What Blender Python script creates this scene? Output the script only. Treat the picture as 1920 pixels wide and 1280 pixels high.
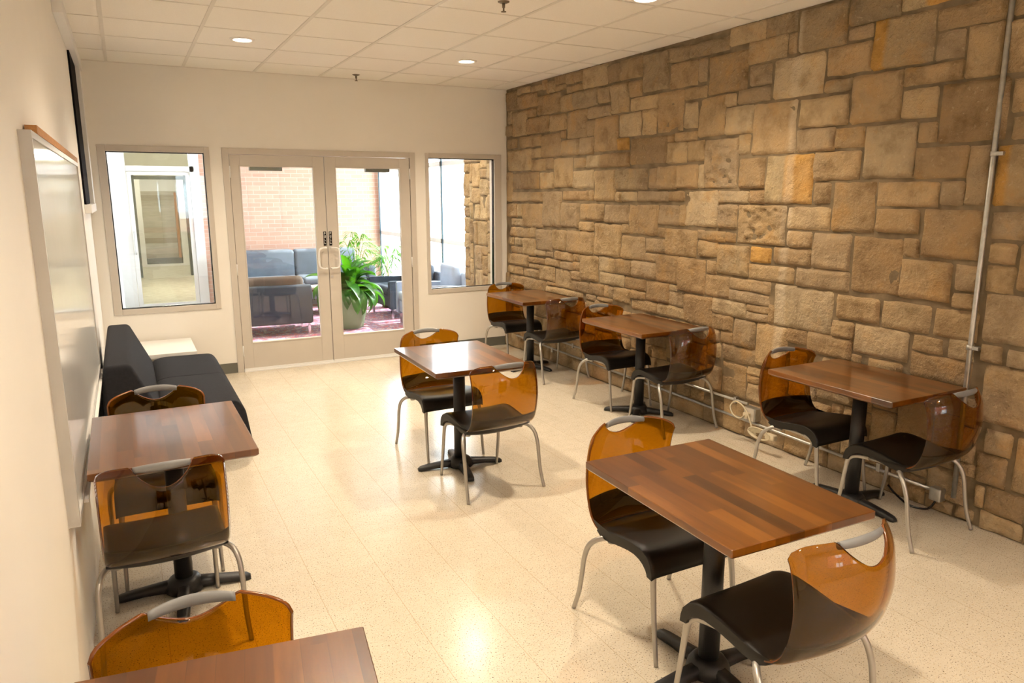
import bpy, math, random
from mathutils import Vector, noise, Matrix
R=math.radians
for o in list(bpy.data.objects): bpy.data.objects.remove(o)
sc=bpy.context.scene
C=sc.collection
# ---------------- camera, sky, sun, exposure ----------------
cam=bpy.data.cameras.new('camera'); cam.sensor_width=36; cam.lens=1369.16/1920*36
cam.clip_start=.02; cam.clip_end=200
co=bpy.data.objects.new('camera',cam); C.objects.link(co)
co.location=(.5335,-7.5362,1.7356)
yaw,pit,roll=.4816,-.1986,.0015
co.rotation_euler=(Matrix.Rotation(-yaw,3,'Z')@Matrix.Rotation(math.pi/2+pit,3,'X')@Matrix.Rotation(-roll,3,'Z')).to_euler()
sc.camera=co
w=bpy.data.worlds.new('sky'); sc.world=w; w.use_nodes=True
bg=w.node_tree.nodes['Background']; bg.inputs[0].default_value=(.86,.93,1,1); bg.inputs[1].default_value=8
sun=bpy.data.lights.new('sun','SUN'); sun.energy=8; sun.angle=R(1.5); sun.color=(1,.96,.9)
so=bpy.data.objects.new('sun',sun); C.objects.link(so); so.rotation_euler=Vector((-.75,-.05,-.72)).to_track_quat('-Z','Y').to_euler(); so.location=(12,3,9)
sc.view_settings.view_transform='Standard'; sc.view_settings.look='None'; sc.view_settings.gamma=1; sc.view_settings.exposure=0.85
sc.view_settings.use_curve_mapping=False
sc.cycles.transparent_max_bounces=24
DOWN=[(1.43,-1.5),(3.282,-1.432),(3.377,-3.808),(1.43,-3.85),(1.43,-6.2),(3.3,-8.4),(1.43,-8.5)]
LOBBY_FILL=[(3.55,.75),(1.9,1.6)]  # unseen fill lamps, added to brighten and warm the lobby stone
for (x,y) in DOWN+LOBBY_FILL:
    l=bpy.data.lights.new('downlight_lamp','SPOT'); l.energy=102; l.color=(1,.83,.62); l.spot_size=R(135); l.spot_blend=.85; l.shadow_soft_size=.06
    o=bpy.data.objects.new('downlight_lamp',l); C.objects.link(o); o.location=(x,y,2.845 if y<0 else 2.92)
H=2.87; XR=4.41; XL=.27; YF=-9.6; YB=5.0
rnd=random.Random(7)

# ---------------- helpers ----------------
def tag(o,label=None,cat=None,group=None,kind=None):
    if label: o['label']=label
    if cat: o['category']=cat
    if group: o['group']=group
    if kind: o['kind']=kind
    return o
def thing(name,label,cat,loc=(0,0,0),rz=0,group=None):
    o=bpy.data.objects.new(name,None); C.objects.link(o); o.location=loc; o.rotation_euler=(0,0,rz); o.empty_display_size=.1
    return tag(o,label,cat,group)
class MB:
    def __init__(s): s.v=[];s.f=[];s.m=[];s.sm=[]
    def add(s,vs,fs,m=0,smooth=False):
        b=len(s.v); s.v+= [tuple(v) for v in vs]
        for f in fs: s.f.append([b+i for i in f]); s.m.append(m); s.sm.append(smooth)
        return s
    def box(s,x0,x1,y0,y1,z0,z1,m=0):
        vs=[(x,y,z) for x in (x0,x1) for y in (y0,y1) for z in (z0,z1)]
        return s.add(vs,[(0,1,3,2),(4,6,7,5),(0,4,5,1),(2,3,7,6),(0,2,6,4),(1,5,7,3)],m)
    def rbox(s,x0,x1,y0,y1,z0,z1,r=.01,m=0,n=3):
        # rounded box: superposed loops along z with rounded corners in plan and rounded top/bottom
        r=min(r,(x1-x0)/2.001,(y1-y0)/2.001,(z1-z0)/2.001)
        loops=[]
        prof=[]
        for i in range(n+1):
            a=math.pi/2*i/n; prof.append((r-r*math.sin(a),z0+r-r*math.cos(a)))
        for i in range(n+1):
            a=math.pi/2*i/n; prof.append((r-r*math.cos(a),z1-r+r*math.sin(a)))
        for ins,z in prof:
            L=[]
            rr=r-ins*1.0
            for cx,cy,a0 in ((x1-r,y1-r,0),(x0+r,y1-r,90),(x0+r,y0+r,180),(x1-r,y0+r,270)):
                for i in range(n+1):
                    a=R(a0+90*i/n); L.append((cx+rr*math.cos(a),cy+rr*math.sin(a),z))
            loops.append(L)
        return s.loft(loops,m,True)
    def loft(s,loops,m=0,cap=True,smooth=True,closed=True):
        n=len(loops[0]); vs=[p for L in loops for p in L]; fs=[]
        for i in range(len(loops)-1):
            for j in range(n if closed else n-1):
                k=(j+1)%n; fs.append((i*n+j,i*n+k,(i+1)*n+k,(i+1)*n+j))
        s.add(vs,fs,m,smooth)
        if cap and closed:
            b=len(s.v)-len(vs)
            s.f.append([b+j for j in range(n)][::-1]); s.m.append(m); s.sm.append(False)
            s.f.append([b+(len(loops)-1)*n+j for j in range(n)]); s.m.append(m); s.sm.append(False)
        return s
    def tube(s,pts,r,m=0,n=10,cap=True,flat=1.0):
        pts=[Vector(p) for p in pts]; rs=r if isinstance(r,(list,tuple)) else [r]*len(pts)
        loops=[]; up=None
        for i,p in enumerate(pts):
            t=(pts[min(i+1,len(pts)-1)]-pts[max(i-1,0)]).normalized()
            if up is None:
                up=Vector((0,0,1)) if abs(t.z)<.9 else Vector((1,0,0))
            a=t.cross(up).normalized(); b=a.cross(t).normalized(); up=b
            loops.append([tuple(p+a*math.cos(2*math.pi*k/n)*rs[i]*flat+b*math.sin(2*math.pi*k/n)*rs[i]) for k in range(n)])
        return s.loft(loops,m,cap)
    def lathe(s,prof,cx=0,cy=0,n=32,m=0):
        loops=[[(cx+r*math.cos(2*math.pi*k/n),cy+r*math.sin(2*math.pi*k/n),z) for k in range(n)] for r,z in prof]
        return s.loft(loops,m,False)
    def cyl(s,cx,cy,z0,z1,r,n=24,m=0):
        return s.loft([[(cx+r*math.cos(2*math.pi*k/n),cy+r*math.sin(2*math.pi*k/n),z) for k in range(n)] for z in (z0,z1)],m,True)
    def build(s,name,mat,parent=None,loc=None):
        me=bpy.data.meshes.new(name); me.from_pydata(s.v,[],s.f)
        mats=mat if isinstance(mat,(list,tuple)) else [mat]
        for q in mats: me.materials.append(q)
        me.polygons.foreach_set('material_index',s.m); me.polygons.foreach_set('use_smooth',s.sm); me.update()
        o=bpy.data.objects.new(name,me); C.objects.link(o)
        if parent: o.parent=parent
        if loc: o.location=loc
        return o
def spline(pts,n=6):
    P=[Vector(p) for p in pts]; out=[]
    for i in range(len(P)-1):
        a=P[max(i-1,0)];b=P[i];c=P[i+1];d=P[min(i+2,len(P)-1)]
        for k in range(n):
            t=k/n; out.append(.5*((2*b)+(c-a)*t+(2*a-5*b+4*c-d)*t*t+(-a+3*b-3*c+d)*t**3))
    out.append(P[-1]); return out
def bevel(o,w=.004,seg=2):
    m=o.modifiers.new('bevel','BEVEL'); m.width=w; m.segments=seg; m.limit_method='ANGLE'; m.angle_limit=R(40); return o
def struct(name,mb,mat,parent=None):
    o=mb.build(name,mat,parent)
    if not parent: o['kind']='structure'
    return o
def dup(root,loc,rz,label,group=None):
    r=root.copy(); C.objects.link(r); r.location=loc; r.rotation_euler=(0,0,rz); r['label']=label
    if group: r['group']=group
    for ch in list(root.children):
        c=ch.copy(); C.objects.link(c); c.parent=r
        for g in list(ch.children):
            d=g.copy(); C.objects.link(d); d.parent=c
    return r

# ---------------- materials ----------------
class NT:
    def __init__(s,name):
        s.m=bpy.data.materials.new(name); s.m.use_nodes=True; s.t=s.m.node_tree; s.N=s.t.nodes; s.L=s.t.links
        s.b=s.N['Principled BSDF']; s.out=s.N['Material Output']
    def n(s,t,**k):
        q=s.N.new(t)
        for a,v in k.items():
            if a.startswith('i_'):
                key=a[2:]; key=int(key) if key.isdigit() else key.replace('_',' ')
                q.inputs[key].default_value=v
            else: setattr(q,a,v)
        return q
    def l(s,a,b): s.L.new(a,b)
    def math(s,op,a,b=None,c=None):
        q=s.n('ShaderNodeMath',operation=op)
        for i,v in enumerate((a,b,c)):
            if v is None: continue
            if isinstance(v,(int,float)): q.inputs[i].default_value=v
            else: s.l(v,q.inputs[i])
        return q.outputs[0]
    def mix(s,fac,a,b,bt='MIX'):
        q=s.n('ShaderNodeMix',data_type='RGBA',blend_type=bt)
        for i,v in ((0,fac),(6,a),(7,b)):
            if isinstance(v,(int,float)): q.inputs[i].default_value=v
            elif isinstance(v,tuple): q.inputs[i].default_value=(*v,1) if len(v)==3 else v
            else: s.l(v,q.inputs[i])
        return q.outputs[2]
    def coord(s,k='Object',scale=None):
        t=s.n('ShaderNodeTexCoord').outputs[k]
        if scale:
            m=s.n('ShaderNodeMapping'); m.inputs['Scale'].default_value=scale; s.l(t,m.inputs[0]); t=m.outputs[0]
        return t
    def noise(s,vec,scale=5,detail=3,rough=.5):
        q=s.n('ShaderNodeTexNoise'); q.inputs['Scale'].default_value=scale; q.inputs['Detail'].default_value=detail; q.inputs['Roughness'].default_value=rough
        if vec is not None: s.l(vec,q.inputs['Vector'])
        return q.outputs[0]
    def ramp(s,f,stops):
        q=s.n('ShaderNodeValToRGB'); e=q.color_ramp.elements
        while len(e)<len(stops): e.new(.5)
        for i,(p,c) in enumerate(stops): e[i].position=p; e[i].color=(*c,1) if len(c)==3 else c
        s.l(f,q.inputs[0]); return q.outputs[0]
    def bump(s,h,strength=.3,dist=.01):
        q=s.n('ShaderNodeBump'); q.inputs['Strength'].default_value=strength; q.inputs['Distance'].default_value=dist
        s.l(h,q.inputs['Height']); s.l(q.outputs[0],s.b.inputs['Normal'])
    def set(s,**k):
        for a,v in k.items():
            a=a.replace('_',' ')
            if hasattr(v,'is_linked'): s.l(v,s.b.inputs[a])
            else: s.b.inputs[a].default_value=(*v,1) if isinstance(v,tuple) and len(v)==3 else v
        return s
def M(name,col,rough=.5,metal=0,var=0,vscale=8,bump=0,bscale=60,spec=.5,coat=0):
    t=NT(name); t.set(Roughness=rough,Metallic=metal); t.b.inputs['Specular IOR Level'].default_value=spec
    if coat: t.b.inputs['Coat Weight'].default_value=coat; t.b.inputs['Coat Roughness'].default_value=.08
    v=t.coord()
    n=t.noise(v,vscale,4)
    a=tuple(c*(1-var) for c in col); b=tuple(min(1,c*(1+var)) for c in col)
    t.set(Base_Color=t.ramp(n,[(.3,a),(.7,b)]))
    if bump: t.bump(t.noise(v,bscale,3),bump,.004)
    return t.m
def clear(name,col,refl=1.45,rough=.0,gcol=(1,1,1)):
    t=NT(name); t.N.remove(t.b)
    tr=t.n('ShaderNodeBsdfTransparent'); tr.inputs[0].default_value=(*col,1)
    gl=t.n('ShaderNodeBsdfGlossy'); gl.inputs['Roughness'].default_value=rough; gl.inputs[0].default_value=(*gcol,1)
    g=t.n('ShaderNodeNewGeometry'); dp=t.n('ShaderNodeVectorMath',operation='DOT_PRODUCT'); t.l(g.outputs['Incoming'],dp.inputs[0]); t.l(g.outputs['Normal'],dp.inputs[1])
    f0=((refl-1)/(refl+1))**2; c_=t.math('SUBTRACT',1.0,t.math('ABSOLUTE',dp.outputs['Value']))
    fr=t.math('ADD',t.math('MULTIPLY',t.math('POWER',c_,5.0),1-f0),f0)
    mx=t.n('ShaderNodeMixShader'); t.l(fr,mx.inputs[0]); t.l(tr.outputs[0],mx.inputs[1]); t.l(gl.outputs[0],mx.inputs[2]); t.l(mx.outputs[0],t.out.inputs[0])
    return t.m
m_wall=M('wall_paint',(.87,.84,.78),.6,var=.015,vscale=2,bump=.08,bscale=300)
m_white=M('white_paint',(.85,.85,.84),.5,var=.01)
m_frame=M('warm_grey_frame_paint',(.60,.55,.485),.42,var=.02)
m_base=M('grey_vinyl_baseboard',(.15,.15,.125),.5,var=.05)
m_alu=M('satin_aluminium',(.62,.62,.62),.32,metal=.9,var=.04)
m_alup=M('white_aluminium',(.82,.81,.79),.4,metal=.0,var=.02)
m_alu2=M('whiteboard_aluminium',(.55,.54,.52),.4,metal=.3,var=.03)
m_galv=M('galvanised_conduit',(.52,.52,.50),.38,metal=.85,var=.12,vscale=30)
m_leg=M('silver_painted_tube',(.42,.40,.37),.34,metal=.75,var=.05)
m_handle=M('grey_handle_plastic',(.22,.225,.23),.4,var=.03)
m_seat=M('black_seat_plastic',(.010,.0085,.007),.42,var=.15,bump=.1,bscale=500,spec=.35)
m_iron=M('black_cast_iron',(.014,.014,.015),.42,var=.2,bump=.15,bscale=200)
m_amber=clear('amber_acrylic',(.71,.455,.07),1.5)
m_ambere=M('amber_acrylic_edge',(.16,.045,.004),.15,var=.1)
m_glass=clear('clear_glass',(.97,.985,.98),1.5)
m_black=M('black_glass',(.01,.01,.012),.2,var=.1)
m_blackmat=M('unlit_dark_glass',(.006,.006,.008),.7,var=.1,spec=.05)
m_bronze=M('sprinkler_bronze',(.20,.16,.11),.4,metal=.6)
m_board=M('whiteboard_enamel',(.90,.90,.88),.10,var=.01)
m_cork=M('tan_map_rail',(.50,.24,.08),.7,var=.2,vscale=90)
m_sofa=M('charcoal_sofa_fabric',(.018,.019,.024),.9,var=.15,vscale=60,bump=.4,bscale=700,spec=.3)
m_lsofa=M('blue_grey_upholstery',(.13,.16,.20),.8,var=.1,vscale=8,bump=.2,bscale=500)
m_dsofa=M('dark_grey_upholstery',(.035,.048,.07),.8,var=.1,vscale=8,bump=.2,bscale=500)
m_psofa=M('pale_blue_upholstery',(.35,.42,.55),.8,var=.08,vscale=8,bump=.2,bscale=500)
m_brown=M('brown_cushion_fabric',(.10,.075,.06),.85,var=.1,bump=.2,bscale=500)
m_pot=M('sage_green_pot',(.22,.33,.18),.6,var=.05,vscale=5)
m_soil=M('potting_soil',(.03,.02,.012),.95,var=.4,vscale=60)
m_chrome=M('chrome_leg',(.6,.62,.65),.15,metal=1)
m_dkwood=M('dark_brown_wood',(.06,.03,.018),.4,var=.3,vscale=12)
m_cord=M('cream_cord',(.62,.55,.40),.5,var=.03)
m_dgreen=M('grey_green_door_frame',(.09,.11,.09),.5,var=.05)
m_cream=M('cream_corridor_wall',(.66,.63,.50),.7,var=.03)
m_paper=M('white_paper',(.8,.8,.78),.7)
m_lamptrim=M('white_lamp_trim',(.85,.82,.78),.4)
def emis(name,col,s):
    t=NT(name); t.b.inputs['Emission Color'].default_value=(*col,1); t.b.inputs['Emission Strength'].default_value=s; t.set(Base_Color=(.9,.9,.85)); return t.m
m_bulb=emis('lit_lamp_lens',(1,.86,.66),40)
# wood top: strips along local y
def wood():
    t=NT('stained_butcher_block'); v=t.coord('Object'); oi=t.n('ShaderNodeObjectInfo').outputs['Random']
    sx=t.n('ShaderNodeSeparateXYZ'); t.l(v,sx.inputs[0])
    strip=t.math('FLOOR',t.math('ADD',t.math('MULTIPLY',sx.outputs[0],17.0),t.math('MULTIPLY',oi,37)))
    wn=t.n('ShaderNodeTexWhiteNoise',noise_dimensions='1D'); t.l(strip,wn.inputs['W'])
    seg=t.math('FLOOR',t.math('ADD',t.math('MULTIPLY',sx.outputs[1],1.1),t.math('MULTIPLY',wn.outputs[0],9)))
    cb=t.n('ShaderNodeCombineXYZ'); t.l(strip,cb.inputs[0]); t.l(seg,cb.inputs[1]); t.l(oi,cb.inputs[2])
    w2=t.n('ShaderNodeTexWhiteNoise',noise_dimensions='3D'); t.l(cb.outputs[0],w2.inputs['Vector'])
    # grain
    off=t.n('ShaderNodeVectorMath',operation='ADD'); t.l(v,off.inputs[0])
    sc_=t.n('ShaderNodeVectorMath',operation='SCALE'); t.l(w2.outputs['Color'],sc_.inputs[0]); sc_.inputs['Scale'].default_value=8; t.l(sc_.outputs[0],off.inputs[1])
    mp=t.n('ShaderNodeMapping'); mp.inputs['Scale'].default_value=(30,2.2,30); t.l(off.outputs[0],mp.inputs[0])
    g=t.noise(mp.outputs[0],1.2,5,.6)
    mp2=t.n('ShaderNodeMapping'); mp2.inputs['Scale'].default_value=(9,2.0,9); t.l(off.outputs[0],mp2.inputs[0])
    g2=t.noise(mp2.outputs[0],1.0,4,.5)
    base=t.ramp(w2.outputs['Value'],[(0,(.105,.030,.0025)),(.25,(.17,.053,.004)),(.8,(.20,.066,.005)),(1,(.30,.108,.010))])
    c=t.mix(t.math('MULTIPLY',g,1.0),base,t.mix(1,base,(.45,.38,.3),'MULTIPLY'))
    c=t.mix(t.ramp(g2,[(.5,(0,0,0)),(.72,(.8,.8,.8))]),c,t.mix(1,c,(.4,.33,.28),'MULTIPLY'))
    fx=t.math('FRACT',t.math('ADD',t.math('MULTIPLY',sx.outputs[0],17.0),t.math('MULTIPLY',oi,37)))
    ln=t.math('LESS_THAN',fx,.03); c=t.mix(t.math('MULTIPLY',ln,.25),c,(.03,.01,.003))
    t.set(Base_Color=c,Roughness=.30); t.b.inputs['Coat Weight'].default_value=.8; t.b.inputs['Coat Roughness'].default_value=.10
    t.bump(g,.05,.001); return t.m
m_wood=wood()
def floor_mat():
    t=NT('speckled_vinyl_tile'); v=t.coord('Object')
    sx=t.n('ShaderNodeSeparateXYZ'); t.l(v,sx.inputs[0])
    n1=t.noise(v,14,2); 
    sp=t.noise(v,170,1,.5); sp2=t.noise(v,90,2,.6); sp3=t.noise(v,120,1,.5)
    c=t.ramp(n1,[(.3,FL1),(.7,FL2)])
    tl_=t.n('ShaderNodeCombineXYZ'); t.l(t.math('FLOOR',t.math('MULTIPLY',t.math('ADD',sx.outputs[0],-1.143+.1524),3.2808)),tl_.inputs[0]); t.l(t.math('FLOOR',t.math('MULTIPLY',t.math('ADD',sx.outputs[1],.1),3.2808)),tl_.inputs[1])
    tw=t.n('ShaderNodeTexWhiteNoise',noise_dimensions='2D'); t.l(tl_.outputs[0],tw.inputs['Vector'])
    c=t.mix(1,c,t.ramp(tw.outputs[0],[(0,(.965,.96,.955)),(1,(1.02,1.02,1.02))]),'MULTIPLY')
    c=t.mix(t.ramp(sp2,[(.34,(.6,.6,.6)),(.42,(0,0,0))]),c,(.58,.46,.30))
    c=t.mix(t.ramp(sp,[(.32,(.95,.95,.95)),(.355,(0,0,0))]),c,(.12,.085,.055))
    c=t.mix(t.ramp(sp3,[(.66,(0,0,0)),(.72,(.5,.5,.5))]),c,(.85,.78,.65))
    fx=t.math('ABSOLUTE',t.math('SUBTRACT',t.math('FRACT',t.math('MULTIPLY',t.math('SUBTRACT',sx.outputs[0],1.143),3.2808)),.5))
    fy=t.math('ABSOLUTE',t.math('SUBTRACT',t.math('FRACT',t.math('MULTIPLY',t.math('ADD',sx.outputs[1],.1),3.2808)),.5))
    lx=t.math('GREATER_THAN',fx,.4945); ly=t.math('GREATER_THAN',fy,.4965)
    c=t.mix(t.math('MULTIPLY',lx,.55),c,(.40,.30,.18)); c=t.mix(t.math('MULTIPLY',ly,.22),c,(.40,.30,.18))
    t.set(Base_Color=c,Roughness=.21)
    t.b.inputs['Specular IOR Level'].default_value=.5
    return t.m
FL1=(.61,.545,.435); FL2=(.65,.585,.475)
m_floor=floor_mat()
def ceil_mat():
    t=NT('mineral_ceiling_tile'); v=t.coord(); n=t.noise(v,220,2,.6)
    t.set(Base_Color=t.ramp(n,[(.3,(.86,.825,.76)),(.6,(.91,.875,.81))]),Roughness=.9); t.bump(n,.2,.002); return t.m
m_ceil=ceil_mat()
m_brickout=M('red_brick_facade',(.30,.12,.08),.9,var=.2,vscale=1.5)
m_dkglass=M('facade_window',(.55,.6,.65),.3)
m_grid=M('ceiling_grid_metal',(.76,.72,.65),.5,var=.02)
def stone_mat():
    t=NT('rough_cut_sandstone'); at=t.n('ShaderNodeAttribute',attribute_name='Col'); v=t.coord()
    n=t.noise(v,7,5,.6); n2=t.noise(v,38,4,.65); n3=t.noise(v,2.2,3,.5)
    c=t.mix(1,at.outputs['Color'],t.ramp(n,[(.28,(.62,.57,.50)),(.5,(1,1,1)),(.75,(1.15,1.08,.96))]),'MULTIPLY')
    c=t.mix(t.math('MULTIPLY',t.ramp(n3,[(.5,(0,0,0)),(.72,(.7,.7,.7))]),.6),c,(.30,.235,.165))
    c=t.mix(t.ramp(n2,[(.60,(0,0,0)),(.74,(.5,.5,.5))]),c,(.60,.48,.32))
    n4=t.noise(t.coord('Object',(1,3.1,3.1)),1.3,5,.65); c=t.mix(t.ramp(n4,[(.56,(0,0,0)),(.70,(.55,.55,.55))]),c,(.44,.255,.09))
    sx=t.n('ShaderNodeSeparateXYZ'); t.l(v,sx.inputs[0])
    st=t.math('ABSOLUTE',t.math('ADD',t.math('ADD',sx.outputs[1],4.035),t.math('MULTIPLY',n,.05)))
    c=t.mix(t.math('MULTIPLY',t.ramp(st,[(.02,(1,1,1)),(.05,(0,0,0))]),.33),c,(.70,.60,.45))
    t.set(Base_Color=c,Roughness=.88); t.b.inputs['Specular IOR Level'].default_value=.25
    t.bump(t.math('ADD',t.math('MULTIPLY',n2,.6),n),1.0,.03); return t.m
m_stone=stone_mat()
m_mortar=M('lime_mortar',(.20,.15,.092),.95,var=.3,vscale=9,bump=.6,bscale=80,spec=.2)
def brick_mat():
    t=NT('lobby_brick'); v=t.coord(); mp=t.n('ShaderNodeMapping'); mp.inputs['Rotation'].default_value=(R(90),0,0); t.l(v,mp.inputs[0])
    b=t.n('ShaderNodeTexBrick'); t.l(mp.outputs[0],b.inputs[0]); b.inputs['Color1'].default_value=(.60,.34,.25,1); b.inputs['Color2'].default_value=(.67,.40,.30,1); b.inputs['Mortar'].default_value=(.66,.50,.42,1)
    b.inputs['Scale'].default_value=1; b.inputs['Brick Width'].default_value=.2; b.inputs['Row Height'].default_value=.067; b.inputs['Mortar Size'].default_value=.005
    t.set(Base_Color=b.outputs[0],Roughness=.85); return t.m
m_brick=brick_mat()
def carpet_mat(name,cols,sc1):
    t=NT(name); v=t.coord('Object',sc1); n=t.noise(v,6,4,.7)
    t.set(Base_Color=t.ramp(n,cols),Roughness=.95); return t.m
m_carpet=carpet_mat('striped_beige_carpet',[(.3,(.36,.32,.22)),(.5,(.60,.56,.45)),(.7,(.75,.72,.62))],(1,6,1))
m_rug=carpet_mat('patterned_red_rug',[(.3,(.30,.05,.07)),(.42,(.55,.18,.20)),(.5,(.22,.12,.25)),(.6,(.60,.42,.42)),(.7,(.42,.10,.12))],(2.2,1.2,1))
def plank_mat():
    t=NT('weathered_wood_planks'); v=t.coord(); sx=t.n('ShaderNodeSeparateXYZ'); t.l(v,sx.inputs[0])
    r=t.math('FLOOR',t.math('MULTIPLY',sx.outputs[2],7.5)); wn=t.n('ShaderNodeTexWhiteNoise',noise_dimensions='1D'); t.l(r,wn.inputs['W'])
    c=t.ramp(wn.outputs[0],[(0,(.42,.36,.26)),(.5,(.60,.57,.46)),(.85,(.68,.66,.57)),(1,(.52,.33,.19))])
    mp=t.n('ShaderNodeMapping'); mp.inputs['Scale'].default_value=(1.5,1,9); t.l(v,mp.inputs[0])
    c=t.mix(t.math('MULTIPLY',t.noise(mp.outputs[0],3,4),.6),c,(.16,.14,.09)); t.set(Base_Color=c,Roughness=.8); return t.m
m_plank=plank_mat()
def leaf_mat(name,c1,c2):
    t=NT(name); v=t.coord(); n=t.noise(v,6,3); t.set(Base_Color=t.ramp(n,[(.3,c1),(.7,c2)]),Roughness=.35)
    tl=t.n('ShaderNodeBsdfTranslucent'); tl.inputs[0].default_value=(.10,.36,.01,1)
    mx=t.n('ShaderNodeMixShader'); mx.inputs[0].default_value=.28; t.l(t.b.outputs[0],mx.inputs[1]); t.l(tl.outputs[0],mx.inputs[2]); t.l(mx.outputs[0],t.out.inputs[0]); return t.m
m_leaf=leaf_mat('glossy_lily_leaf',(.010,.055,.008),(.03,.14,.012))
m_palm=leaf_mat('palm_leaf',(.05,.20,.02),(.12,.34,.03))
m_concrete=M('outside_paving',(.6,.6,.58),.9,var=.05)
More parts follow.
